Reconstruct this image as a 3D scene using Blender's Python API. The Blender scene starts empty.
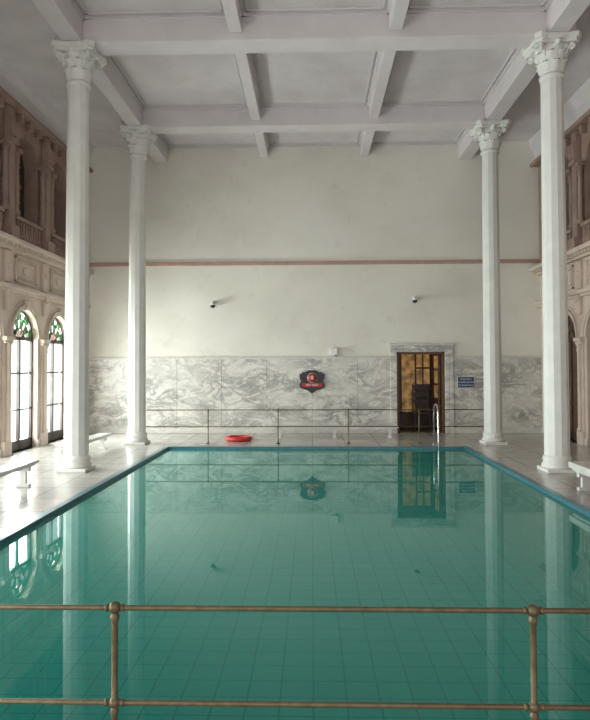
import bpy, bmesh, math, random
from mathutils import Vector, Matrix
random.seed(4)
sc = bpy.context.scene
sc.view_settings.view_transform = 'Standard'
sc.view_settings.look = 'None'
sc.view_settings.exposure = 0.0

# ------------------------------------------------------------------ materials
def newmat(name):
    m = bpy.data.materials.new(name); m.use_nodes = True
    nt = m.node_tree
    return m, nt, nt.nodes['Principled BSDF']

def N(nt, t, **kw):
    n = nt.nodes.new(t)
    for k, v in kw.items():
        if k in n.inputs: n.inputs[k].default_value = v
        else: setattr(n, k, v)
    return n

def coords(nt, mode='xyz', rot=(0,0,0), scale=(1,1,1)):
    tc = nt.nodes.new('ShaderNodeTexCoord')
    out = tc.outputs['Object']
    if mode != 'xyz':
        s = nt.nodes.new('ShaderNodeSeparateXYZ'); c = nt.nodes.new('ShaderNodeCombineXYZ')
        nt.links.new(out, s.inputs[0])
        a, b = mode[0].upper(), mode[1].upper()
        nt.links.new(s.outputs[a], c.inputs['X']); nt.links.new(s.outputs[b], c.inputs['Y'])
        out = c.outputs[0]
    mp = nt.nodes.new('ShaderNodeMapping')
    mp.inputs['Rotation'].default_value = rot; mp.inputs['Scale'].default_value = scale
    nt.links.new(out, mp.inputs[0])
    return mp.outputs[0]

def ramp(nt, src, stops):
    r = nt.nodes.new('ShaderNodeValToRGB')
    el = r.color_ramp.elements
    while len(el) < len(stops): el.new(0.5)
    for e, (p, c) in zip(el, stops):
        e.position = p; e.color = (*c, 1) if len(c) == 3 else c
    nt.links.new(src, r.inputs[0]); return r.outputs[0]

def mix(nt, a, b, fac, mode='MIX'):
    m = nt.nodes.new('ShaderNodeMix'); m.data_type = 'RGBA'; m.blend_type = mode
    for sock, v in ((m.inputs[0], fac), (m.inputs[6], a), (m.inputs[7], b)):
        if hasattr(v, 'links'): nt.links.new(v, sock)
        else: sock.default_value = v if isinstance(v, (int, float)) else (*v, 1)
    return m.outputs[2]

def paint(name, c1, c2, scale=1.5, rough=0.7, bump=0.02, metal=0.0, sc3=(1,1,1)):
    m, nt, b = newmat(name)
    v = coords(nt, scale=sc3)
    n = N(nt, 'ShaderNodeTexNoise', Scale=scale, Detail=6.0, Roughness=0.6)
    nt.links.new(v, n.inputs['Vector'])
    col = ramp(nt, n.outputs[0], [(0.3, c1), (0.7, c2)])
    nt.links.new(col, b.inputs['Base Color'])
    b.inputs['Roughness'].default_value = rough; b.inputs['Metallic'].default_value = metal
    if bump:
        n2 = N(nt, 'ShaderNodeTexNoise', Scale=scale*12, Detail=4.0)
        nt.links.new(v, n2.inputs['Vector'])
        bp = N(nt, 'ShaderNodeBump', Strength=0.25, Distance=bump)
        nt.links.new(n2.outputs[0], bp.inputs['Height']); nt.links.new(bp.outputs[0], b.inputs['Normal'])
    return m

M_col   = paint('column_white_paint', (0.69,0.68,0.64), (0.78,0.77,0.73), 3, 0.5, 0.004)
M_ceil  = paint('ceiling_plaster', (0.58,0.53,0.54), (0.70,0.65,0.66), 1.4, 0.8, 0.004)
M_beam  = paint('beam_plaster', (0.63,0.58,0.59), (0.71,0.665,0.67), 1.5, 0.75, 0.003)
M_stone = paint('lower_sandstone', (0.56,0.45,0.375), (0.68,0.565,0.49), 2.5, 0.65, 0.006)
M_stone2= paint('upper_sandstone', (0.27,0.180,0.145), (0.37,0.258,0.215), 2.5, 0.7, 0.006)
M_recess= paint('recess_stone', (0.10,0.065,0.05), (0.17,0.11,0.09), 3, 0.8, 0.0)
M_band  = paint('pink_band_paint', (0.40,0.24,0.20), (0.48,0.30,0.25), 6, 0.6, 0.0)
M_dark  = paint('dark_wood', (0.018,0.012,0.009), (0.04,0.025,0.018), 6, 0.4, 0.0)
M_brown = paint('brown_wood', (0.07,0.03,0.014), (0.13,0.06,0.028), 6, 0.4, 0.0, sc3=(6,6,1))
M_brass = paint('aged_brass', (0.10,0.078,0.042), (0.19,0.15,0.088), 25, 0.5, 0.0, metal=0.7)
M_steel = paint('steel', (0.55,0.55,0.55), (0.65,0.65,0.65), 8, 0.25, 0.0, metal=1.0)
M_red   = paint('red_foam', (0.50,0.02,0.02), (0.60,0.04,0.04), 8, 0.5, 0.0)
M_redd  = paint('faded_red_foam', (0.42,0.05,0.04), (0.5,0.08,0.06), 8, 0.5, 0.0)
M_bench = paint('bench_marble', (0.60,0.58,0.54), (0.72,0.70,0.67), 5, 0.35, 0.0)
M_black = paint('sign_black', (0.012,0.010,0.014), (0.02,0.016,0.02), 8, 0.35, 0.0)
M_signred=paint('sign_red', (0.33,0.015,0.015), (0.42,0.025,0.025), 8, 0.4, 0.0)
M_signblue=paint('sign_blue', (0.035,0.05,0.13), (0.05,0.075,0.18), 8, 0.4, 0.0)
M_white = paint('white_enamel', (0.75,0.75,0.72), (0.82,0.82,0.80), 8, 0.4, 0.0)

def wallpaint():
    m, nt, b = newmat('back_wall_plaster')
    v = coords(nt, scale=(0.6,1,0.8))
    n = N(nt, 'ShaderNodeTexNoise', Scale=0.8, Detail=10.0, Roughness=0.62); nt.links.new(v, n.inputs['Vector'])
    col = ramp(nt, n.outputs[0], [(0.3,(0.67,0.63,0.565)), (0.5,(0.755,0.72,0.65)), (0.7,(0.785,0.755,0.695))])
    n2 = N(nt, 'ShaderNodeTexNoise', Scale=2.2, Detail=8.0, Roughness=0.7, Distortion=0.6); nt.links.new(coords(nt), n2.inputs['Vector'])
    st = ramp(nt, n2.outputs[0], [(0.30,(0.86,0.85,0.83)), (0.42,(1,1,1))])
    col = mix(nt, col, st, 0.7, 'MULTIPLY')
    nt.links.new(col, b.inputs['Base Color']); b.inputs['Roughness'].default_value = 0.75
    return m
M_wall = wallpaint()

def marble(name, mode, light, dark, tile=(1.2,0.9), vscale=1.0, rough=0.25, joint=0.012, amount=1.0, offset=0.0):
    m, nt, b = newmat(name)
    v = coords(nt, rot=(0.3,0.6,0.4), scale=(vscale, vscale, vscale*1.8))
    n1 = N(nt, 'ShaderNodeTexNoise', Scale=1.2, Detail=10.0, Roughness=0.66, Distortion=1.2); nt.links.new(v, n1.inputs['Vector'])
    f1 = ramp(nt, n1.outputs[0], [(0.40,(0,0,0)), (0.487,(0.95,0.95,0.95)), (0.503,(0.95,0.95,0.95)), (0.58,(0,0,0))])
    n2 = N(nt, 'ShaderNodeTexNoise', Scale=3.0, Detail=9.0, Roughness=0.65, Distortion=1.4); nt.links.new(v, n2.inputs['Vector'])
    f2 = ramp(nt, n2.outputs[0], [(0.46,(0,0,0)), (0.50,(0.75,0.75,0.75)), (0.54,(0,0,0))])
    n3 = N(nt, 'ShaderNodeTexNoise', Scale=0.9, Detail=4.0); nt.links.new(v, n3.inputs['Vector'])
    f3 = ramp(nt, n3.outputs[0], [(0.36,(0.3,0.3,0.3)), (0.6,(1,1,1))])
    f = mix(nt, f1, f2, 1.0, 'LIGHTEN'); f = mix(nt, f, f3, 1.0, 'MULTIPLY')
    f = mix(nt, (0,0,0), f, amount)
    col = mix(nt, light, dark, f)
    br = N(nt, 'ShaderNodeTexBrick', Scale=1.0); br.offset = offset
    br.inputs['Color1'].default_value = (1,1,1,1); br.inputs['Color2'].default_value = (0.95,0.95,0.95,1)
    br.inputs['Mortar'].default_value = (0.60,0.58,0.55,1)
    br.inputs['Mortar Size'].default_value = joint; br.inputs['Brick Width'].default_value = tile[0]; br.inputs['Row Height'].default_value = tile[1]
    nt.links.new(coords(nt, mode), br.inputs['Vector'])
    col = mix(nt, col, br.outputs['Color'], 1.0, 'MULTIPLY')
    nt.links.new(col, b.inputs['Base Color']); b.inputs['Roughness'].default_value = rough
    return m
M_marble = marble('wainscot_marble', 'xz', (0.70,0.67,0.615), (0.27,0.255,0.235), (1.2,2.2), 1.15, 0.3, 0.007)
M_marble_trim = marble('marble_trim', 'xz', (0.66,0.63,0.57), (0.40,0.385,0.36), (2.0,3.0), 1.6, 0.35, 0.0, 0.6)
M_deck = marble('deck_marble', 'xy', (0.53,0.505,0.465), (0.30,0.28,0.26), (0.75,0.75), 1.0, 0.2, 0.014, 0.55)

def tiles(name, mode, c1, c2, mort, size, joint, rough=0.3):
    m, nt, b = newmat(name)
    br = N(nt, 'ShaderNodeTexBrick', Scale=1.0); br.offset = 0.0
    br.inputs['Color1'].default_value = (*c1,1); br.inputs['Color2'].default_value = (*c2,1); br.inputs['Mortar'].default_value = (*mort,1)
    br.inputs['Mortar Size'].default_value = joint; br.inputs['Brick Width'].default_value = size; br.inputs['Row Height'].default_value = size
    br.inputs['Mortar Smooth'].default_value = 0.3
    nt.links.new(coords(nt, mode), br.inputs['Vector'])
    nt.links.new(br.outputs['Color'], b.inputs['Base Color']); b.inputs['Roughness'].default_value = rough
    return m
M_pfloor = tiles('pool_floor_tile', 'xy', (0.22,0.62,0.59), (0.25,0.68,0.64), (0.07,0.30,0.29), 0.30, 0.009)
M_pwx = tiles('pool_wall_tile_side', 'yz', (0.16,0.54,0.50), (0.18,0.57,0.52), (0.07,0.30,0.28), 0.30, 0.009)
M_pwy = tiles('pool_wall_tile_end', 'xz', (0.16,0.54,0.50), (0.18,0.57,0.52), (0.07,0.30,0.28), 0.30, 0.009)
M_blue = tiles('blue_coping_tile', 'xy', (0.05,0.16,0.20), (0.065,0.19,0.235), (0.04,0.11,0.14), 0.15, 0.006)

def water():
    m = bpy.data.materials.new('pool_water'); m.use_nodes = True
    nt = m.node_tree; nt.nodes.clear()
    out = nt.nodes.new('ShaderNodeOutputMaterial')
    tr = N(nt, 'ShaderNodeBsdfTransparent'); tr.inputs[0].default_value = (0.27,0.78,0.72,1)
    df = N(nt, 'ShaderNodeBsdfDiffuse'); df.inputs[0].default_value = (0.045,0.385,0.325,1)
    gl = N(nt, 'ShaderNodeBsdfGlossy'); gl.inputs['Roughness'].default_value = 0.0
    gl.inputs[0].default_value = (0.88,0.98,0.96,1)
    v = coords(nt)
    n = N(nt, 'ShaderNodeTexNoise', Scale=1.3, Detail=2.0, Roughness=0.5); nt.links.new(v, n.inputs['Vector'])
    bp = N(nt, 'ShaderNodeBump', Strength=0.08, Distance=0.012); nt.links.new(n.outputs[0], bp.inputs['Height'])
    nt.links.new(bp.outputs[0], gl.inputs['Normal'])
    fr = N(nt, 'ShaderNodeFresnel', IOR=1.38); nt.links.new(bp.outputs[0], fr.inputs['Normal'])
    # turbidity : the longer the slanting path through the water, the less of the floor shows
    lw = N(nt, 'ShaderNodeLayerWeight', Blend=0.5)
    mr = N(nt, 'ShaderNodeMapRange'); mr.inputs['From Min'].default_value=0.40; mr.inputs['From Max'].default_value=0.85
    mr.inputs['To Min'].default_value=0.10; mr.inputs['To Max'].default_value=0.72
    nt.links.new(lw.outputs['Facing'], mr.inputs['Value'])
    m1 = N(nt, 'ShaderNodeMixShader'); nt.links.new(mr.outputs[0], m1.inputs[0])
    nt.links.new(tr.outputs[0], m1.inputs[1]); nt.links.new(df.outputs[0], m1.inputs[2])
    m2 = N(nt, 'ShaderNodeMixShader'); nt.links.new(fr.outputs[0], m2.inputs[0])
    nt.links.new(m1.outputs[0], m2.inputs[1]); nt.links.new(gl.outputs[0], m2.inputs[2])
    nt.links.new(m2.outputs[0], out.inputs[0]); return m
M_water = water()

def glass(name, col, gloss=0.08):
    m = bpy.data.materials.new(name); m.use_nodes = True
    nt = m.node_tree; nt.nodes.clear()
    out = nt.nodes.new('ShaderNodeOutputMaterial')
    tr = N(nt, 'ShaderNodeBsdfTransparent'); tr.inputs[0].default_value = (*col,1)
    gl = N(nt, 'ShaderNodeBsdfGlossy'); gl.inputs['Roughness'].default_value = 0.05
    m1 = N(nt, 'ShaderNodeMixShader'); m1.inputs[0].default_value = gloss
    nt.links.new(tr.outputs[0], m1.inputs[1]); nt.links.new(gl.outputs[0], m1.inputs[2])
    nt.links.new(m1.outputs[0], out.inputs[0]); return m
G_clear = glass('clear_glass', (0.9,0.95,0.95)); G_green = glass('green_glass', (0.06,0.22,0.08))
G_milk = glass('pale_glass', (0.42,0.55,0.42)); G_rose = glass('rose_glass', (0.35,0.08,0.08))

def emis(name, col, s):
    m, nt, b = newmat(name)
    n = N(nt, 'ShaderNodeTexNoise', Scale=5.0); nt.links.new(coords(nt), n.inputs['Vector'])
    c = ramp(nt, n.outputs[0], [(0.35, tuple(x*0.25 for x in col)), (0.7, col)])
    nt.links.new(c, b.inputs['Base Color']); nt.links.new(c, b.inputs['Emission Color'])
    b.inputs['Emission Strength'].default_value = s; return m
M_amber = emis('amber_glass', (0.46,0.27,0.10), 0.5)

# ------------------------------------------------------------------ mesh builder
class MB:
    def __init__(s): s.v=[]; s.f=[]; s.m=[]; s.sm=[]; s.mats=[]
    def mi(s, mat):
        if mat not in s.mats: s.mats.append(mat)
        return s.mats.index(mat)
    def add(s, vs, fs, mat, smooth=False):
        o=len(s.v); s.v += [tuple(p) for p in vs]; k=s.mi(mat)
        for f in fs: s.f.append([i+o for i in f]); s.m.append(k); s.sm.append(smooth)
    def box(s, x0,x1,y0,y1,z0,z1,mat,c=0.0):
        if x0>x1: x0,x1=x1,x0
        if y0>y1: y0,y1=y1,y0
        if z0>z1: z0,z1=z1,z0
        bm=bmesh.new(); bmesh.ops.create_cube(bm,size=1)
        for v in bm.verts: v.co=Vector(((v.co.x+.5)*(x1-x0)+x0,(v.co.y+.5)*(y1-y0)+y0,(v.co.z+.5)*(z1-z0)+z0))
        if c>0: bmesh.ops.bevel(bm,geom=bm.edges[:],offset=c,segments=2,affect='EDGES',profile=0.5)
        s.bm(bm,mat)
    def bm(s,bm,mat,smooth=False):
        bm.verts.index_update(); s.add([v.co.copy() for v in bm.verts],[[v.index for v in f.verts] for f in bm.faces],mat,smooth); bm.free()
    def lathe(s, prof, cx, cy, mat, seg=32, rf=None, smooth=True, axis='z', cz=0):
        vs=[];fs=[]
        for (r,z) in prof:
            for i in range(seg):
                a=2*math.pi*i/seg; rr=r*(rf(a,z) if rf else 1)
                if axis=='z': vs.append((cx+rr*math.cos(a),cy+rr*math.sin(a),cz+z))
                elif axis=='y': vs.append((cx+rr*math.cos(a),cy+z,cz+rr*math.sin(a)))
                else: vs.append((cx+z,cy+rr*math.cos(a),cz+rr*math.sin(a)))
        n=len(prof)
        for j in range(n-1):
            for i in range(seg):
                k=(i+1)%seg; fs.append([j*seg+i,j*seg+k,(j+1)*seg+k,(j+1)*seg+i])
        fs.append([i for i in range(seg)][::-1]); fs.append([(n-1)*seg+i for i in range(seg)])
        s.add(vs,fs,mat,smooth)
    def sphere(s,c,r,mat,sc=(1,1,1)):
        bm=bmesh.new(); bmesh.ops.create_uvsphere(bm,u_segments=20,v_segments=12,radius=r)
        for v in bm.verts: v.co=Vector((v.co.x*sc[0]+c[0],v.co.y*sc[1]+c[1],v.co.z*sc[2]+c[2]))
        s.bm(bm,mat,True)
    def tube(s, pts, r, mat, seg=12, closed=False):
        pts=[Vector(p) for p in pts]; vs=[];fs=[];n=len(pts); up=None
        for j,p in enumerate(pts):
            a=pts[(j-1)%n] if (closed or j>0) else p; b=pts[(j+1)%n] if (closed or j<n-1) else p
            t=(b-a).normalized()
            if up is None:
                up=Vector((0,0,1)) if abs(t.z)<0.9 else Vector((1,0,0))
            u=(up-t*up.dot(t)).normalized(); w=t.cross(u); up=u
            rr=r[j] if isinstance(r,list) else r
            for i in range(seg):
                an=2*math.pi*i/seg; vs.append(p+u*rr*math.cos(an)+w*rr*math.sin(an))
        for j in range(n if closed else n-1):
            for i in range(seg):
                k=(i+1)%seg; j2=(j+1)%n; fs.append([j*seg+i,j*seg+k,j2*seg+k,j2*seg+i])
        if not closed: fs.append(list(range(seg))[::-1]); fs.append([(n-1)*seg+i for i in range(seg)])
        s.add(vs,fs,mat,True)
    def build(s,name,recalc=True):
        me=bpy.data.meshes.new(name); me.from_pydata(s.v,[],s.f)
        for m in s.mats: me.materials.append(m)
        for p,k,sm in zip(me.polygons,s.m,s.sm): p.material_index=k; p.use_smooth=sm
        if recalc:
            bm=bmesh.new(); bm.from_mesh(me); bmesh.ops.recalc_face_normals(bm,faces=bm.faces[:]); bm.to_mesh(me); bm.free()
        ob=bpy.data.objects.new(name,me); sc.collection.objects.link(ob); return ob

def empty(name):
    e=bpy.data.objects.new(name,None); sc.collection.objects.link(e); return e

# ------------------------------------------------------------------ dimensions
XL,XR = -6.1, 6.0
Y0,YB = -3.0, 16.44
ZC = 7.70
PL,PR,PN,PF = -3.15, 3.28, 2.72, 13.56
PD = -1.25; WL=-0.045

b=MB()
e=0.10
b.box(XL-0.4,PL-e,Y0,YB+0.3,-0.3,0,M_deck); b.box(PR+e,XR+0.4,Y0,YB+0.3,-0.3,0,M_deck)
b.box(PL-e,PR+e,Y0,PN-e,-0.3,0,M_deck); b.box(PL-e,PR+e,PF+e,YB+0.3,-0.3,0,M_deck)
floor=b.build('floor')

pool=empty('swimming_pool')
b=MB()
b.add([(PL,PN,PD),(PR,PN,PD),(PR,PF,PD),(PL,PF,PD)],[[0,1,2,3]],M_pfloor)
b.add([(PL,PN,PD),(PL,PF,PD),(PL,PF,-0.14),(PL,PN,-0.14)],[[0,1,2,3]],M_pwx)
b.add([(PR,PN,PD),(PR,PF,PD),(PR,PF,-0.14),(PR,PN,-0.14)],[[0,3,2,1]],M_pwx)
b.add([(PL,PF,PD),(PR,PF,PD),(PR,PF,-0.14),(PL,PF,-0.14)],[[0,1,2,3]],M_pwy)
b.add([(PL,PN,PD),(PR,PN,PD),(PR,PN,-0.14),(PL,PN,-0.14)],[[0,3,2,1]],M_pwy)
o=b.build('basin',False); o.parent=pool
b=MB()
for (x0,x1,y0,y1) in ((PL-e,PL,PN-e,PF+e),(PR,PR+e,PN-e,PF+e),(PL,PR,PN-e,PN),(PL,PR,PF,PF+e)):
    b.box(x0,x1,y0,y1,-0.16,0.008,M_blue,0.006)
o=b.build('coping'); o.parent=pool
b=MB(); b.add([(PL,PN,WL),(PR,PN,WL),(PR,PF,WL),(PL,PF,WL)],[[0,1,2,3]],M_water)
o=b.build('water',False); o.parent=pool

# ceiling
b=MB(); b.box(XL-0.4,XR+0.4,Y0,YB+0.3,ZC,ZC+0.2,M_ceil)
b.build('ceiling')
CXL,CXR=-4.02,4.08
BZ=7.24
b=MB()
ys=[(-1.2,-0.75),(2.6,3.05),(6.45,6.9),(10.25,10.70),(13.95,14.38)]
for (a,c) in ys: b.box(CXL-0.32,CXR+0.32,a,c,BZ,ZC,M_beam,0.012)
xs=[(CXL-0.17,CXL+0.17,BZ),(-1.37,-1.15,BZ+0.12),(1.31,1.53,BZ+0.12),(CXR-0.17,CXR+0.17,BZ)]
for (x0,x1,z) in xs: b.box(x0,x1,Y0,YB,z+0.005,ZC,M_beam,0.012)
yy=[Y0]+[q for p in ys for q in p]+[YB]
for i in range(0,len(yy),2):
    ya,yb=yy[i],yy[i+1]
    for k in range(3):
        x0=xs[k][1]; x1=xs[k+1][0]
        for (w,g,h) in ((0.04,0.0,0.07),(0.025,0.09,0.03)):
            b.box(x0+g,x0+g+w,ya+g,yb-g,ZC-h,ZC,M_beam); b.box(x1-g-w,x1-g,ya+g,yb-g,ZC-h,ZC,M_beam)
            b.box(x0+g,x1-g,ya+g,ya+g+w,ZC-h,ZC,M_beam); b.box(x0+g,x1-g,yb-g-w,yb-g,ZC-h,ZC,M_beam)
b.build('ceiling_beams')

# ------------------------------------------------------------------ back wall
DX0,DX1,DH=2.23,3.49,2.13
b=MB()
b.box(XL-0.4,DX0,YB,YB+0.25,0,ZC,M_wall); b.box(DX1,XR+0.4,YB,YB+0.25,0,ZC,M_wall); b.box(DX0,DX1,YB,YB+0.25,DH,ZC,M_wall)
b.build('wall_back')
b=MB(); b.box(XL,XR,YB-0.05,YB,4.46,4.56,M_band,0.01); b.box(XL,XR,YB-0.03,YB,4.56,4.60,M_wall); b.build('trim_1')
b=MB()
t=0.035
b.box(XL,DX0-0.17,YB-t,YB,0,1.96,M_marble); b.box(DX1+0.22,XR,YB-t,YB,0,1.96,M_marble)
b.box(XL,DX0-0.17,YB-t-0.015,YB,1.96,2.02,M_marble_trim,0.01); b.box(DX1+0.22,XR,YB-t-0.015,YB,1.96,2.02,M_marble_trim,0.01)
b.build('trim_2')
b=MB(); b.box(XL,DX0-0.17,YB-t-0.02,YB,0,0.14,M_marble_trim,0.008); b.box(DX1+0.22,XR,YB-t-0.02,YB,0,0.14,M_marble_trim,0.008); b.build('baseboard_back')
b=MB()
b.box(DX0-0.17,DX0,YB-0.07,YB+0.1,0,2.30,M_marble,0.008); b.box(DX1,DX1+0.22,YB-0.07,YB+0.1,0,2.30,M_marble,0.008)
b.box(DX0-0.001,DX1+0.001,YB-0.07,YB+0.1,DH,2.30,M_marble,0.008)
b.box(DX0-0.20,DX1+0.25,YB-0.09,YB,2.30,2.36,M_marble_trim,0.01)
for x in (DX0,DX1-0.06): b.box(x,x+0.06,YB-0.02,YB+0.2,0,DH,M_brown,0.006)
b.box(DX0,DX1,YB-0.02,YB+0.2,DH-0.06,DH,M_brown,0.006)
b.box(DX1-0.13,DX1-0.08,YB+0.2,YB+0.8,0.02,DH-0.08,M_brown,0.004)
for z in (0.9,1.3,1.7): b.box(DX1-0.14,DX1-0.07,YB+0.28,YB+0.72,z,z+0.33,M_amber)
b.build('door_1')
vx0,vx1,vy1=1.6,4.3,YB+2.2
b=MB(); b.box(vx0-0.1,vx0,YB+0.25,vy1,0,2.6,M_brown); b.build('wall_vestibule_left')
b=MB(); b.box(vx1,vx1+0.1,YB+0.25,vy1,0,2.6,M_brown); b.build('wall_vestibule_right')
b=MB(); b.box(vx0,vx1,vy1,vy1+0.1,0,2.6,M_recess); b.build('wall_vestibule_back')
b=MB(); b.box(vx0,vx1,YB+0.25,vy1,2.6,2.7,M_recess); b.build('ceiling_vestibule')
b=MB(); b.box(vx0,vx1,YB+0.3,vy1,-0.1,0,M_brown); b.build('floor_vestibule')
b=MB()
yq=YB+1.3
for x in (2.3,2.50,2.92,3.34,4.1): b.box(x,x+0.05,yq,yq+0.06,0,2.5,M_dark)
for z in (0.0,0.40,2.1,2.44): b.box(2.3,4.15,yq,yq+0.06,z,z+0.06,M_dark)
b.box(2.30,2.50,yq+0.02,yq+0.04,0.46,2.1,M_brown); b.box(2.55,2.92,yq+0.02,yq+0.04,0.46,2.1,M_amber); b.box(2.97,3.34,yq+0.02,yq+0.04,1.25,2.1,M_amber)
b.box(2.97,3.34,yq+0.02,yq+0.04,0.46,1.25,M_brown); b.box(2.36,4.1,yq+0.02,yq+0.04,0.06,0.40,M_recess)
b.box(3.39,4.1,yq+0.02,yq+0.04,0.46,2.1,M_brown); b.box(2.3,4.1,yq+0.02,yq+0.04,2.15,2.44,M_recess)
b.box(2.97,3.34,yq,yq+0.05,1.68,1.73,M_dark); b.box(3.13,3.17,yq,yq+0.05,1.25,2.1,M_dark)
b.build('glazed_wooden_screen')
b=MB()
cx,cy=3.02,YB+0.85
for dx in (-0.22,0.19):
    b.box(cx+dx,cx+dx+0.04,cy-0.2,cy-0.16,0,0.45,M_dark,0.004); b.box(cx+dx,cx+dx+0.04,cy+0.18,cy+0.22,0,1.25,M_dark,0.004)
b.box(cx-0.24,cx+0.24,cy-0.22,cy+0.22,0.43,0.5,M_dark,0.02)
for z in (0.7,0.9,1.1): b.box(cx-0.2,cx+0.2,cy+0.19,cy+0.21,z,z+0.12,M_dark)
b.build('wooden_chair')

# ------------------------------------------------------------------ side walls
pitch=1.70; HW=0.60
def arc(cy,cz,r,n=16,a0=0,a1=math.pi): return [(cy+r*math.cos(a0+(a1-a0)*i/n), cz+r*math.sin(a0+(a1-a0)*i/n)) for i in range(n+1)]
def arched_wall(b,X,D,centers,hw,z0,sill,spring,z1,th,mat,y0,y1,cusp=0):
    for d in (0,-th):
        x=X(d); prev=y0
        for c in centers:
            b.add([(x,prev,z0),(x,c-hw,z0),(x,c-hw,z1),(x,prev,z1)],[[0,1,2,3]],mat)
            if sill>z0: b.add([(x,c-hw,z0),(x,c+hw,z0),(x,c+hw,sill),(x,c-hw,sill)],[[0,1,2,3]],mat)
            P=D(c); 
            for (p,q) in zip(P[:-1],P[1:]): b.add([(x,p[0],p[1]),(x,p[0],z1),(x,q[0],z1),(x,q[0],q[1])],[[0,1,2,3]],mat)
            prev=c+hw
        b.add([(x,prev,z0),(x,y1,z0),(x,y1,z1),(x,prev,z1)],[[0,1,2,3]],mat)
    for c in centers:
        P=[(c+hw,sill)]+D(c)+[(c-hw,sill)]
        for (p,q) in zip(P,P[1:]+P[:1]):
            b.add([(X(0),p[0],p[1]),(X(0),q[0],q[1]),(X(-th),q[0],q[1]),(X(-th),p[0],p[1])],[[0,1,2,3]],mat)
def ring(b,X,c,z,r0,r1,d0,d1,mat,n=18):
    A=arc(c,z,r0,n);B=arc(c,z,r1,n)
    for i in range(n):
        vs=[]
        for d in (d0,d1):
            for p in (A[i],A[i+1],B[i+1],B[i]): vs.append((X(d),p[0],p[1]))
        b.add(vs,[[0,1,2,3],[4,5,6,7],[0,1,5,4],[2,3,7,6],[1,2,6,5],[0,3,7,4]],mat)

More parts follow.
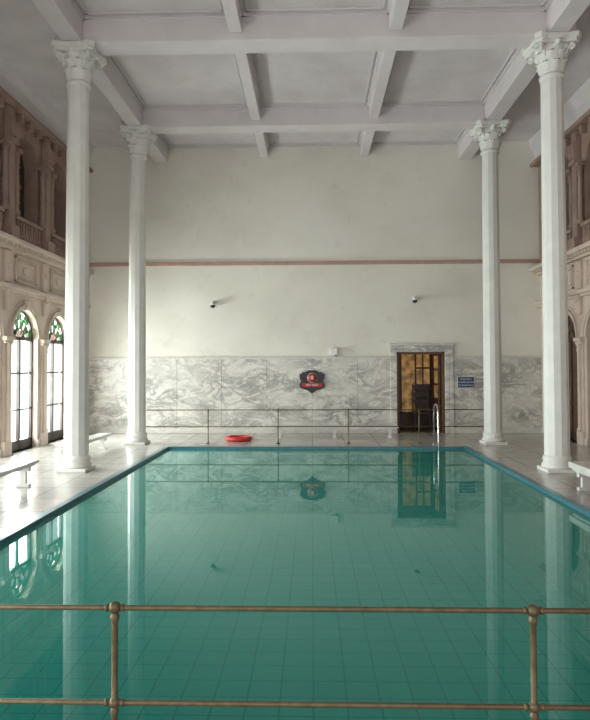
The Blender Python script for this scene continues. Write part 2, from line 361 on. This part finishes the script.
def side_wall(tag,xw,sg,off,glazed):
    X=lambda d: xw+sg*d
    cs=[]; c=off
    while c>Y0+0.9: cs.append(c); c-=pitch
    cs=cs[::-1]; SP=2.38; TH=0.22
    b=MB()
    arched_wall(b,X,lambda c:arc(c,SP,HW),cs,HW,0,0.0,SP,3.35,TH,M_stone,Y0,YB)
    def bx(d0,d1,y0,y1,z0,z1,m,cc=0.0): b.box(X(d0),X(d1),y0,y1,z0,z1,m,cc)
    for c in cs:
        ring(b,X,c,SP,HW,HW+0.06,0,0.03,M_stone); ring(b,X,c,SP,HW+0.06,HW+0.11,0,0.06,M_stone); ring(b,X,c,SP,HW+0.15,HW+0.18,0,0.02,M_stone)
        bx(0,0.10,c-0.06,c+0.06,SP+HW-0.02,SP+HW+0.2,M_stone,0.01)
    ym=[cs[0]-pitch/2]+[c+pitch/2 for c in cs]
    ym=[y for y in ym if y<YB-0.1]
    for y in ym:
        bx(0,0.08,y-0.15,y+0.15,0,0.30,M_stone,0.01); bx(0,0.04,y-0.13,y+0.13,0.3,2.28,M_stone,0.008)
        bx(0,0.09,y-0.16,y+0.16,2.24,2.30,M_stone,0.01); bx(0,0.12,y-0.18,y+0.18,2.30,2.38,M_stone,0.01)
        b.lathe([(0.06,0.3),(0.07,0.34),(0.045,0.4),(0.042,2.05),(0.06,2.11),(0.045,2.15),(0.07,2.25)],X(0.06),y,M_stone,16)
        bx(0,0.08,y-0.07,y+0.07,2.9,3.3,M_stone,0.02); bx(0,0.13,y-0.09,y+0.09,3.2,3.34,M_stone,0.02)
    bx(0,0.08,Y0,YB,3.28,3.34,M_stone); bx(0,0.16,Y0,YB,3.34,3.42,M_stone,0.01)
    bx(-0.35,0,Y0,YB,3.35,4.25,M_stone)
    for c in cs:
        for (hw,h0,h1,w) in ((0.50,3.52,4.06,0.035),(0.42,3.60,3.98,0.02)):
            bx(0,0.04,c-hw,c+hw,h0,h0+w,M_stone);bx(0,0.04,c-hw,c+hw,h1-w,h1,M_stone)
            bx(0,0.04,c-hw,c-hw+w,h0,h1,M_stone);bx(0,0.04,c+hw-w,c+hw,h0,h1,M_stone)
        b.sphere((X(0.02),c,3.79),0.09,M_stone,(0.35,1.8,1))
    for y in ym:
        bx(0,0.07,y-0.12,y+0.12,3.46,4.1,M_stone,0.015); b.sphere((X(0.08),y,3.8),0.07,M_stone,(0.5,1,1))
    bx(0,0.12,Y0,YB,4.12,4.18,M_stone); bx(0,0.26,Y0,YB,4.24,4.34,M_stone,0.015)
    y=Y0+0.05
    while y<YB-0.1: bx(0,0.20,y,y+0.07,4.17,4.245,M_stone); y+=0.15
    b.build('wall_'+tag)
    b=MB(); uh=0.54; us=6.15
    def cusped(c):
        P=[]; n=40
        for i in range(n+1):
            a=math.pi*i/n; r=uh*(1-0.10*abs(math.sin(a*3.5))*math.sin(a)**0.3) if 0<i<n else uh
            P.append((c+r*math.cos(a), us+1.05*r*math.sin(a)))
        return P
    def bx(d0,d1,y0,y1,z0,z1,m,cc=0.0): b.box(X(d0),X(d1),y0,y1,z0,z1,m,cc)
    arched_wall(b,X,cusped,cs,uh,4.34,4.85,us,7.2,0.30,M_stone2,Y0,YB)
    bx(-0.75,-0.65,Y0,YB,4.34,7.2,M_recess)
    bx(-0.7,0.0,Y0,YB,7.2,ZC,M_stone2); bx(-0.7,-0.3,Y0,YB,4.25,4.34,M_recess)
    for c in cs:
        for k in range(-3,4): bx(-0.42,-0.38,c+k*0.15-0.012,c+k*0.15+0.012,4.8,6.7,M_stone2)
        for k in range(9): bx(-0.42,-0.38,c-uh,c+uh,5.0+k*0.2,5.025+k*0.2,M_stone2)
        bx(-0.44,-0.36,c-uh,c+uh,5.72,5.82,M_stone2)
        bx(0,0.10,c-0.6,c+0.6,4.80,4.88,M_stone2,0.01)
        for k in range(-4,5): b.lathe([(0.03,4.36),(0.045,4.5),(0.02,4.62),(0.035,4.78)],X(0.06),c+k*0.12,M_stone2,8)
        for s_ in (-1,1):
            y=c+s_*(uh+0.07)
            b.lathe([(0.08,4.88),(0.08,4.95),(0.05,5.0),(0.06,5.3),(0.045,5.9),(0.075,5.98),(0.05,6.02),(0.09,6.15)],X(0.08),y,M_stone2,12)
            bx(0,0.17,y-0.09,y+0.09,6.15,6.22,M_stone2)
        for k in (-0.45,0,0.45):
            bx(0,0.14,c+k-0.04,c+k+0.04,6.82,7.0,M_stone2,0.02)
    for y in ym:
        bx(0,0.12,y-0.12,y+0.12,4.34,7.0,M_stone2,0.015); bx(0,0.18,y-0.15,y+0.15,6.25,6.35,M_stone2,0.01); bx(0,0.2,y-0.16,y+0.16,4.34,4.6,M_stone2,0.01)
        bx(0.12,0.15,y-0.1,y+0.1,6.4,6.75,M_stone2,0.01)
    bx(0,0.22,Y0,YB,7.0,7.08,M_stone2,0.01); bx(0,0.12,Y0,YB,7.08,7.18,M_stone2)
    b.build('wall_'+tag+'_gallery')
    b=MB()
    pr=[(0,7.18),(0.06,7.20),(0.08,7.28),(0.12,7.42),(0.20,7.56),(0.24,ZC),(0,ZC)]
    n=len(pr); vs=[(X(d),Y0,z) for d,z in pr]+[(X(d),YB,z) for d,z in pr]
    b.add(vs,[[i,(i+1)%n,n+(i+1)%n,n+i] for i in range(n)]+[list(range(n)),list(range(n,2*n))],M_beam)
    b.build('trim_3' if tag=='left' else 'trim_4')
    b=MB()
    prev=Y0
    for c in cs+[None]:
        e_=(c-HW) if c else YB
        if e_-prev>0.36: b.box(X(0),X(0.03),prev,e_,0,0.16,M_marble_trim,0.005)
        prev=(c+HW) if c else 0
    b.build('baseboard_'+tag)
    for i,c in enumerate(reversed(cs)):
        b=MB(); d0,d1=-0.17,-0.11
        def fb(y0,y1,z0,z1,m=M_dark,dd=(d0,d1)): b.box(X(dd[0]),X(dd[1]),y0,y1,z0,z1,m)
        h=HW-0.004; gx=-0.14
        ring(b,X,c,SP,h-0.05,h,d0,d1,M_dark)
        fb(c-h,c-h+0.05,0.002,SP);fb(c+h-0.05,c+h,0.002,SP);fb(c-0.03,c+0.03,0.002,SP);fb(c-h,c+h,SP-0.05,SP+0.03)
        fb(c-h,c+h,0.002,0.22); fb(c-h,c+h,0.85,0.88)
        fb(c-h,c+h,1.62,1.65)
        mid=(-0.15,-0.13)
        fb(c-h+0.04,c+h-0.04,0.2,SP,G_clear if glazed else M_brown,mid)
        rr=[0.0,0.20,0.40,h-0.04]; nn=9
        for q in range(3):
            if q<2: ring(b,X,c,SP,rr[q+1]-0.012,rr[q+1]+0.012,d0,d1,M_dark)
            for k in range(nn):
                a0=math.pi*k/nn; a1=math.pi*(k+1)/nn
                g=[G_rose,G_clear,G_green][q] if k%2==0 else [G_milk,G_green,G_clear][q]
                if not glazed: g=M_brown
                A=arc(c,SP,rr[q],3,a0,a1); B=arc(c,SP,rr[q+1],3,a0,a1)[::-1]
                pts=(A if q>0 else A[:1])+B
                b.add([(X(gx),p[0],p[1]) for p in pts],[list(range(len(pts)))],g)
        for k in range(1,nn):
            a=math.pi*k/nn; p0=Vector((X(gx),c+0.2*math.cos(a),SP+0.2*math.sin(a))); p1=Vector((X(gx),c+(h-0.03)*math.cos(a),SP+(h-0.03)*math.sin(a)))
            b.tube([p0,p1],0.010,M_dark,6)
        b.build('window_%d'%(i+1+(0 if tag=='left' else 20)))
    return cs
csL=side_wall('left',XL,1,14.72,True)
csR=side_wall('right',XR,-1,14.81,False)

# ------------------------------------------------------------------ columns
def column(cx,cy):
    b=MB(); up=BZ-7.2
    fl=lambda a,z: 1-0.035*abs(math.sin(a*6))**1.0
    b.box(cx-0.25,cx+0.25,cy-0.25,cy+0.25,0,0.06,M_col,0.01)
    b.lathe([(0.24,0.06),(0.25,0.09),(0.245,0.12),(0.225,0.14),(0.22,0.17),(0.232,0.20),(0.228,0.23),(0.205,0.27)],cx,cy,M_col,48)
    pr=[(0.203,0.26),(0.204,0.5)]+[(0.204-0.024*(i/10)**1.4,0.5+6.1*i/10) for i in range(1,11)]
    b.lathe(pr,cx,cy,M_col,96,fl,smooth=False)
    b.lathe([(0.18,6.53+up),(0.20,6.55+up),(0.205,6.58+up),(0.195,6.61+up),(0.185,6.62+up)],cx,cy,M_col,40)
    b.lathe([(0.185,6.61+up),(0.19,6.8+up),(0.22,6.95+up),(0.30,7.07+up)],cx,cy,M_col,40)
    for row,(z0,h,r0,w,out,ph) in enumerate(((6.62,0.19,0.19,0.085,0.065,0),(6.74,0.22,0.20,0.09,0.09,math.pi/8),(6.86,0.19,0.22,0.08,0.10,0))):
        for k in range(8):
            a=ph+2*math.pi*k/8; er=Vector((math.cos(a),math.sin(a),0)); et=Vector((-math.sin(a),math.cos(a),0))
            prof=[(0,0,1.0),(0.01,0.35,1.1),(0.03,0.7,1.05),(out*0.75,0.95,0.85),(out,0.98,0.55),(out*1.05,0.86,0.25)]
            vs=[];fs=[]
            for (dr,q,ws) in prof:
                for j,(u,dd) in enumerate(((-1,-0.02),(-0.5,0.0),(0,0.018),(0.5,0.0),(1,-0.02))):
                    p=Vector((cx,cy,z0+up+h*q))+er*(r0+dr+dd)+et*(w*ws*u); vs.append(p)
            m=5
            for i in range(len(prof)-1):
                for j in range(m-1): fs.append([i*m+j,i*m+j+1,(i+1)*m+j+1,(i+1)*m+j])
            b.add(vs,fs,M_col,True)
    for k in range(4):
        a=math.pi/4+math.pi/2*k; er=Vector((math.cos(a),math.sin(a),0))
        pts=[];rad=[]
        c0=Vector((cx,cy,7.0+up))+er*0.35
        pts.append(Vector((cx,cy,6.86+up))+er*0.20);rad.append(0.02)
        pts.append(Vector((cx,cy,6.97+up))+er*0.27);rad.append(0.025)
        for i in range(22):
            q=i/21; an=math.pi*0.75-q*math.pi*2.7; R=0.05*(1-q*0.8)
            pts.append(c0+er*(R*math.cos(an))+Vector((0,0,R*math.sin(an)))); rad.append(0.025*(1-0.4*q))
        b.tube(pts,rad,M_col,8)
    for k in range(4):
        a=math.pi/2*k; b.sphere((cx+0.30*math.cos(a),cy+0.30*math.sin(a),7.07+up),0.055,M_col,(1,1,0.9))
    for (z0,z1,R) in ((7.06,7.11,0.45),(7.11,7.2,0.49)):
        P=[]
        for k in range(4):
            a=math.pi/4+math.pi/2*k
            for da in (-0.12,0.12): P.append((R*math.cos(a+da),R*math.sin(a+da)))
            a2=a+math.pi/4
            for q in (-0.45,-0.2,0,0.2,0.45):
                rr=R*0.71*(0.94+0.5*q*q); P.append((rr*math.cos(a2+q),rr*math.sin(a2+q)))
        n=len(P); vs=[(cx+p[0],cy+p[1],z+up-0.001) for z in (z0,z1) for p in P]
        b.add(vs,[list(range(n)),list(range(n,2*n))]+[[i,(i+1)%n,n+(i+1)%n,n+i] for i in range(n)],M_col)
    return b.build('fluted_column')
for (x,y) in ((CXL,10.5),(CXR,10.5),(CXL,14.15),(CXR,14.15)): column(x,y)

# ------------------------------------------------------------------ railings
def railing(y,x0,x1,posts,r,name='brass_railing',h=0.77,h2=0.39):
    b=MB()
    for z in (h,h2): b.tube([(x0,y,z),(x1,y,z)],r,M_brass,14)
    for x in posts:
        b.lathe([(0.045,0.0),(0.045,0.012),(0.03,0.025),(0.016,0.05),(0.0125,0.1),(0.0125,h2-0.05),(0.018,h2-0.03),(0.0125,h2-0.02),(0.0125,h-0.06),(0.017,h-0.045),(0.019,h-0.035),(0.0125,h-0.022),(0.0125,h)],x,y,M_brass,16)
        for z,R in ((h,0.025),(h2,0.022)):
            b.sphere((x,y,z),R,M_brass)
            for s_ in (-1,1): b.lathe([(r*1.0,0),(r*1.45,0.004),(r*1.45,0.012),(r*1.0,0.016)],x+s_*0.032-0.008,y,M_brass,14,axis='x',cz=z)
    return b.build(name)
railing(2.5,-4.15,4.25,[-4.15,-2.475,-0.797,0.868,2.55,4.25],0.0105,h=0.784,h2=0.408)
railing(14.15,-3.80,3.87,[-2.38,-0.78,0.82,2.42],0.012)

b=MB(); X_=2.72
pts=[(X_,14.0,0.0),(X_,14.0,0.72)]+[(X_,13.77+0.23*math.cos(a),0.72+0.2*math.sin(a)) for a in [math.pi*i/12 for i in range(1,12)]]+[(X_,13.54,0.72),(X_,13.5,0.2),(X_,13.49,-0.8)]
b.tube(pts,0.018,M_steel,12); b.lathe([(0.05,0),(0.05,0.015),(0.02,0.03)],X_,14.0,M_steel,16)
o=b.build('grab_rail'); o.parent=pool

# ------------------------------------------------------------------ benches
def bench(cx,cy,L,W,H,along,legs=2,t=0.06,name='marble_bench'):
    b=MB()
    def bb(u0,u1,w0,w1,z0,z1,c=0.0):
        if along=='y': b.box(cx+w0,cx+w1,cy+u0,cy+u1,z0,z1,M_bench,c)
        else: b.box(cx+u0,cx+u1,cy+w0,cy+w1,z0,z1,M_bench,c)
    bb(-L/2,L/2,-W/2,W/2,H-t,H,0.012); bb(-L/2+0.04,L/2-0.04,-W/2+0.04,W/2-0.04,H-t-0.03,H-t+0.002)
    for i in range(legs):
        u=-L/2+0.2+(L-0.4)*i/(legs-1)
        bb(u-0.04,u+0.04,-W/2+0.05,W/2-0.05,0,0.05,0.006)
        bb(u-0.03,u+0.03,-W/2+0.10,W/2-0.10,0.05,H-t-0.1,0.006)
        bb(u-0.04,u+0.04,-W/2+0.05,W/2-0.05,H-t-0.1,H-t-0.028,0.006)
    return b.build(name)
bench(-4.50,12.4,2.0,0.28,0.33,'y',t=0.045)
bench(-4.25,8.35,1.8,0.30,0.37,'y',t=0.045)
bench(3.90,8.15,1.8,0.46,0.38,'y',t=0.09)
bench(0.55,15.3,3.1,0.30,0.30,'x',3,t=0.05)

b=MB(); cx,cy=-1.75,14.75; R,r=0.265,0.055
pts=[(cx+R*math.cos(a),cy+R*math.sin(a),r) for a in [2*math.pi*i/40 for i in range(40)]]
b.tube(pts,r,M_red,16,closed=True)
for k in range(4):
    a=math.pi/4+math.pi/2*k; q=Vector((-math.sin(a),math.cos(a),0)); c=Vector((cx+R*math.cos(a),cy+R*math.sin(a),r))
    b.tube([c-q*0.03,c+q*0.03],r+0.002,M_redd,16)
pts=[(cx+(R+0.075+0.02*math.cos(4*a))*math.cos(a),cy+(R+0.075+0.02*math.cos(4*a))*math.sin(a),r) for a in [2*math.pi*i/48 for i in range(48)]]
b.tube(pts,0.006,M_redd,8,closed=True)
b.build('ring_buoy')

# ------------------------------------------------------------------ wall fittings
def text(body,size,loc,mat,parent):
    cu=bpy.data.curves.new('lettering','FONT'); cu.body=body; cu.size=size; cu.align_x='CENTER'; cu.align_y='CENTER'; cu.extrude=0.002
    ob=bpy.data.objects.new('lettering',cu); sc.collection.objects.link(ob)
    ob.location=loc; ob.rotation_euler=(math.pi/2,0,0); cu.materials.append(mat); ob.parent=parent
yw=YB-0.035
def plate(b,P,y0,y1,mat):
    n=len(P); vs=[(p[0],y,p[1]) for y in (y0,y1) for p in P]
    b.add(vs,[list(range(n)),list(range(n,2*n))]+[[i,(i+1)%n,n+(i+1)%n,n+i] for i in range(n)],mat)
sg=empty('depth_warning_sign'); b=MB()
cx,cz=0.0,1.35
P=[(-.33,.22),(-.27,.22),(-.26,.26),(-.18,.26),(-.10,.31),(.10,.31),(.18,.26),(.26,.26),(.27,.22),(.33,.22),(.33,.10),(.29,.02),(.33,-.06),(.33,-.14),(.24,-.19),(.12,-.22),(0,-.30),(-.12,-.22),(-.24,-.19),(-.33,-.14),(-.33,-.06),(-.29,.02),(-.33,.10)]
plate(b,[(cx+p[0],cz+p[1]) for p in P],yw-0.03,yw,M_black)
b.lathe([(0.128,0),(0.128,0.008)],cx,yw-0.038,M_white,32,axis='y',cz=cz+0.11)
b.lathe([(0.12,0),(0.12,0.008)],cx,yw-0.041,M_signred,32,axis='y',cz=cz+0.11)
b.box(cx-0.27,cx+0.27,yw-0.046,yw-0.03,cz-0.13,cz-0.03,M_signred)
o=b.build('shield_plate'); o.parent=sg
text('8',0.15,(cx,yw-0.045,cz+0.11),M_white,sg); text('FEET DEEP',0.07,(cx,yw-0.048,cz-0.08),M_white,sg)
sg=empty('notice_sign'); b=MB()
cx,cz=4.03,1.33
b.box(cx-0.22,cx+0.22,yw-0.015,yw,cz-0.15,cz+0.15,M_white,0.004); b.box(cx-0.21,cx+0.21,yw-0.018,yw-0.01,cz-0.14,cz+0.14,M_signblue)
o=b.build('sign_plate'); o.parent=sg
for k,s_ in enumerate(('POOL RULES','SHOWER BEFORE','ENTERING POOL')): text(s_,0.05,(cx,yw-0.02,cz+0.08-0.08*k),M_white,sg)
def cam_(cx,cz):
    b=MB(); y=YB-0.002
    b.lathe([(0.06,-0.03),(0.055,0.0)],cx,y,M_white,24,axis='y',cz=cz+0.05)
    b.tube([(cx,y-0.03,cz+0.05),(cx,y-0.10,cz+0.07),(cx,y-0.14,cz+0.03)],0.018,M_white,10)
    b.lathe([(0.02,0.03),(0.075,0.02),(0.085,-0.01),(0.075,-0.03)],cx,y-0.14,M_white,24,cz=cz+0.02)
    b.sphere((cx,y-0.14,cz-0.02),0.07,M_black)
    b.build('security_camera')
cam_(-2.62,3.40); cam_(2.70,3.50)
b=MB(); cx,cz=0.57,2.14; y=YB-0.002
b.box(cx-0.10,cx+0.10,y-0.12,y,cz-0.09,cz+0.10,M_white,0.015); b.box(cx+0.02,cx+0.10,y-0.10,y,cz-0.11,cz-0.088,M_black,0.01)
b.tube([(cx,y-0.005,cz+0.1),(cx,y-0.005,cz+0.2)],0.006,M_white,6)
b.build('emergency_light')

# ------------------------------------------------------------------ light
w=bpy.data.worlds.new('World'); sc.world=w; w.use_nodes=True
bg=w.node_tree.nodes['Background']; bg.inputs[0].default_value=(1.0,0.985,0.965,1); bg.inputs[1].default_value=1.6
def area(name,loc,rot,sx,sy,e_,col):
    l=bpy.data.lights.new(name,'AREA'); l.shape='RECTANGLE'; l.size=sx; l.size_y=sy; l.energy=e_; l.color=col
    o=bpy.data.objects.new(name,l); o.location=loc; o.rotation_euler=rot; sc.collection.objects.link(o)
for i,c in enumerate(csL):
    area('daylight_window',(XL-0.9,c,1.6),(0,math.radians(-90),0),2.4,1.4,700 if i==len(csL)-1 else 285,(1,0.985,0.955))
l=bpy.data.lights.new('vestibule_lamp','POINT'); l.energy=6; l.color=(1,0.6,0.25); l.shadow_soft_size=0.06
o=bpy.data.objects.new('vestibule_lamp',l); o.location=(2.9,YB+0.5,2.48); sc.collection.objects.link(o)

# ------------------------------------------------------------------ camera
cam=bpy.data.cameras.new('camera'); co=bpy.data.objects.new('camera',cam); sc.collection.objects.link(co)
cam.sensor_fit='VERTICAL'; cam.sensor_height=36; cam.lens=620/720*36
yaw=math.radians(1.57); pit=math.radians(1.5); roll=math.radians(-0.2)
R=Matrix.Rotation(yaw,4,'Z')@Matrix.Rotation(math.pi/2+pit,4,'X')@Matrix.Rotation(roll,4,'Z')
co.matrix_world=Matrix.Translation((0,0,1.75))@R
cam.shift_y=-9.4/720
sc.camera=co
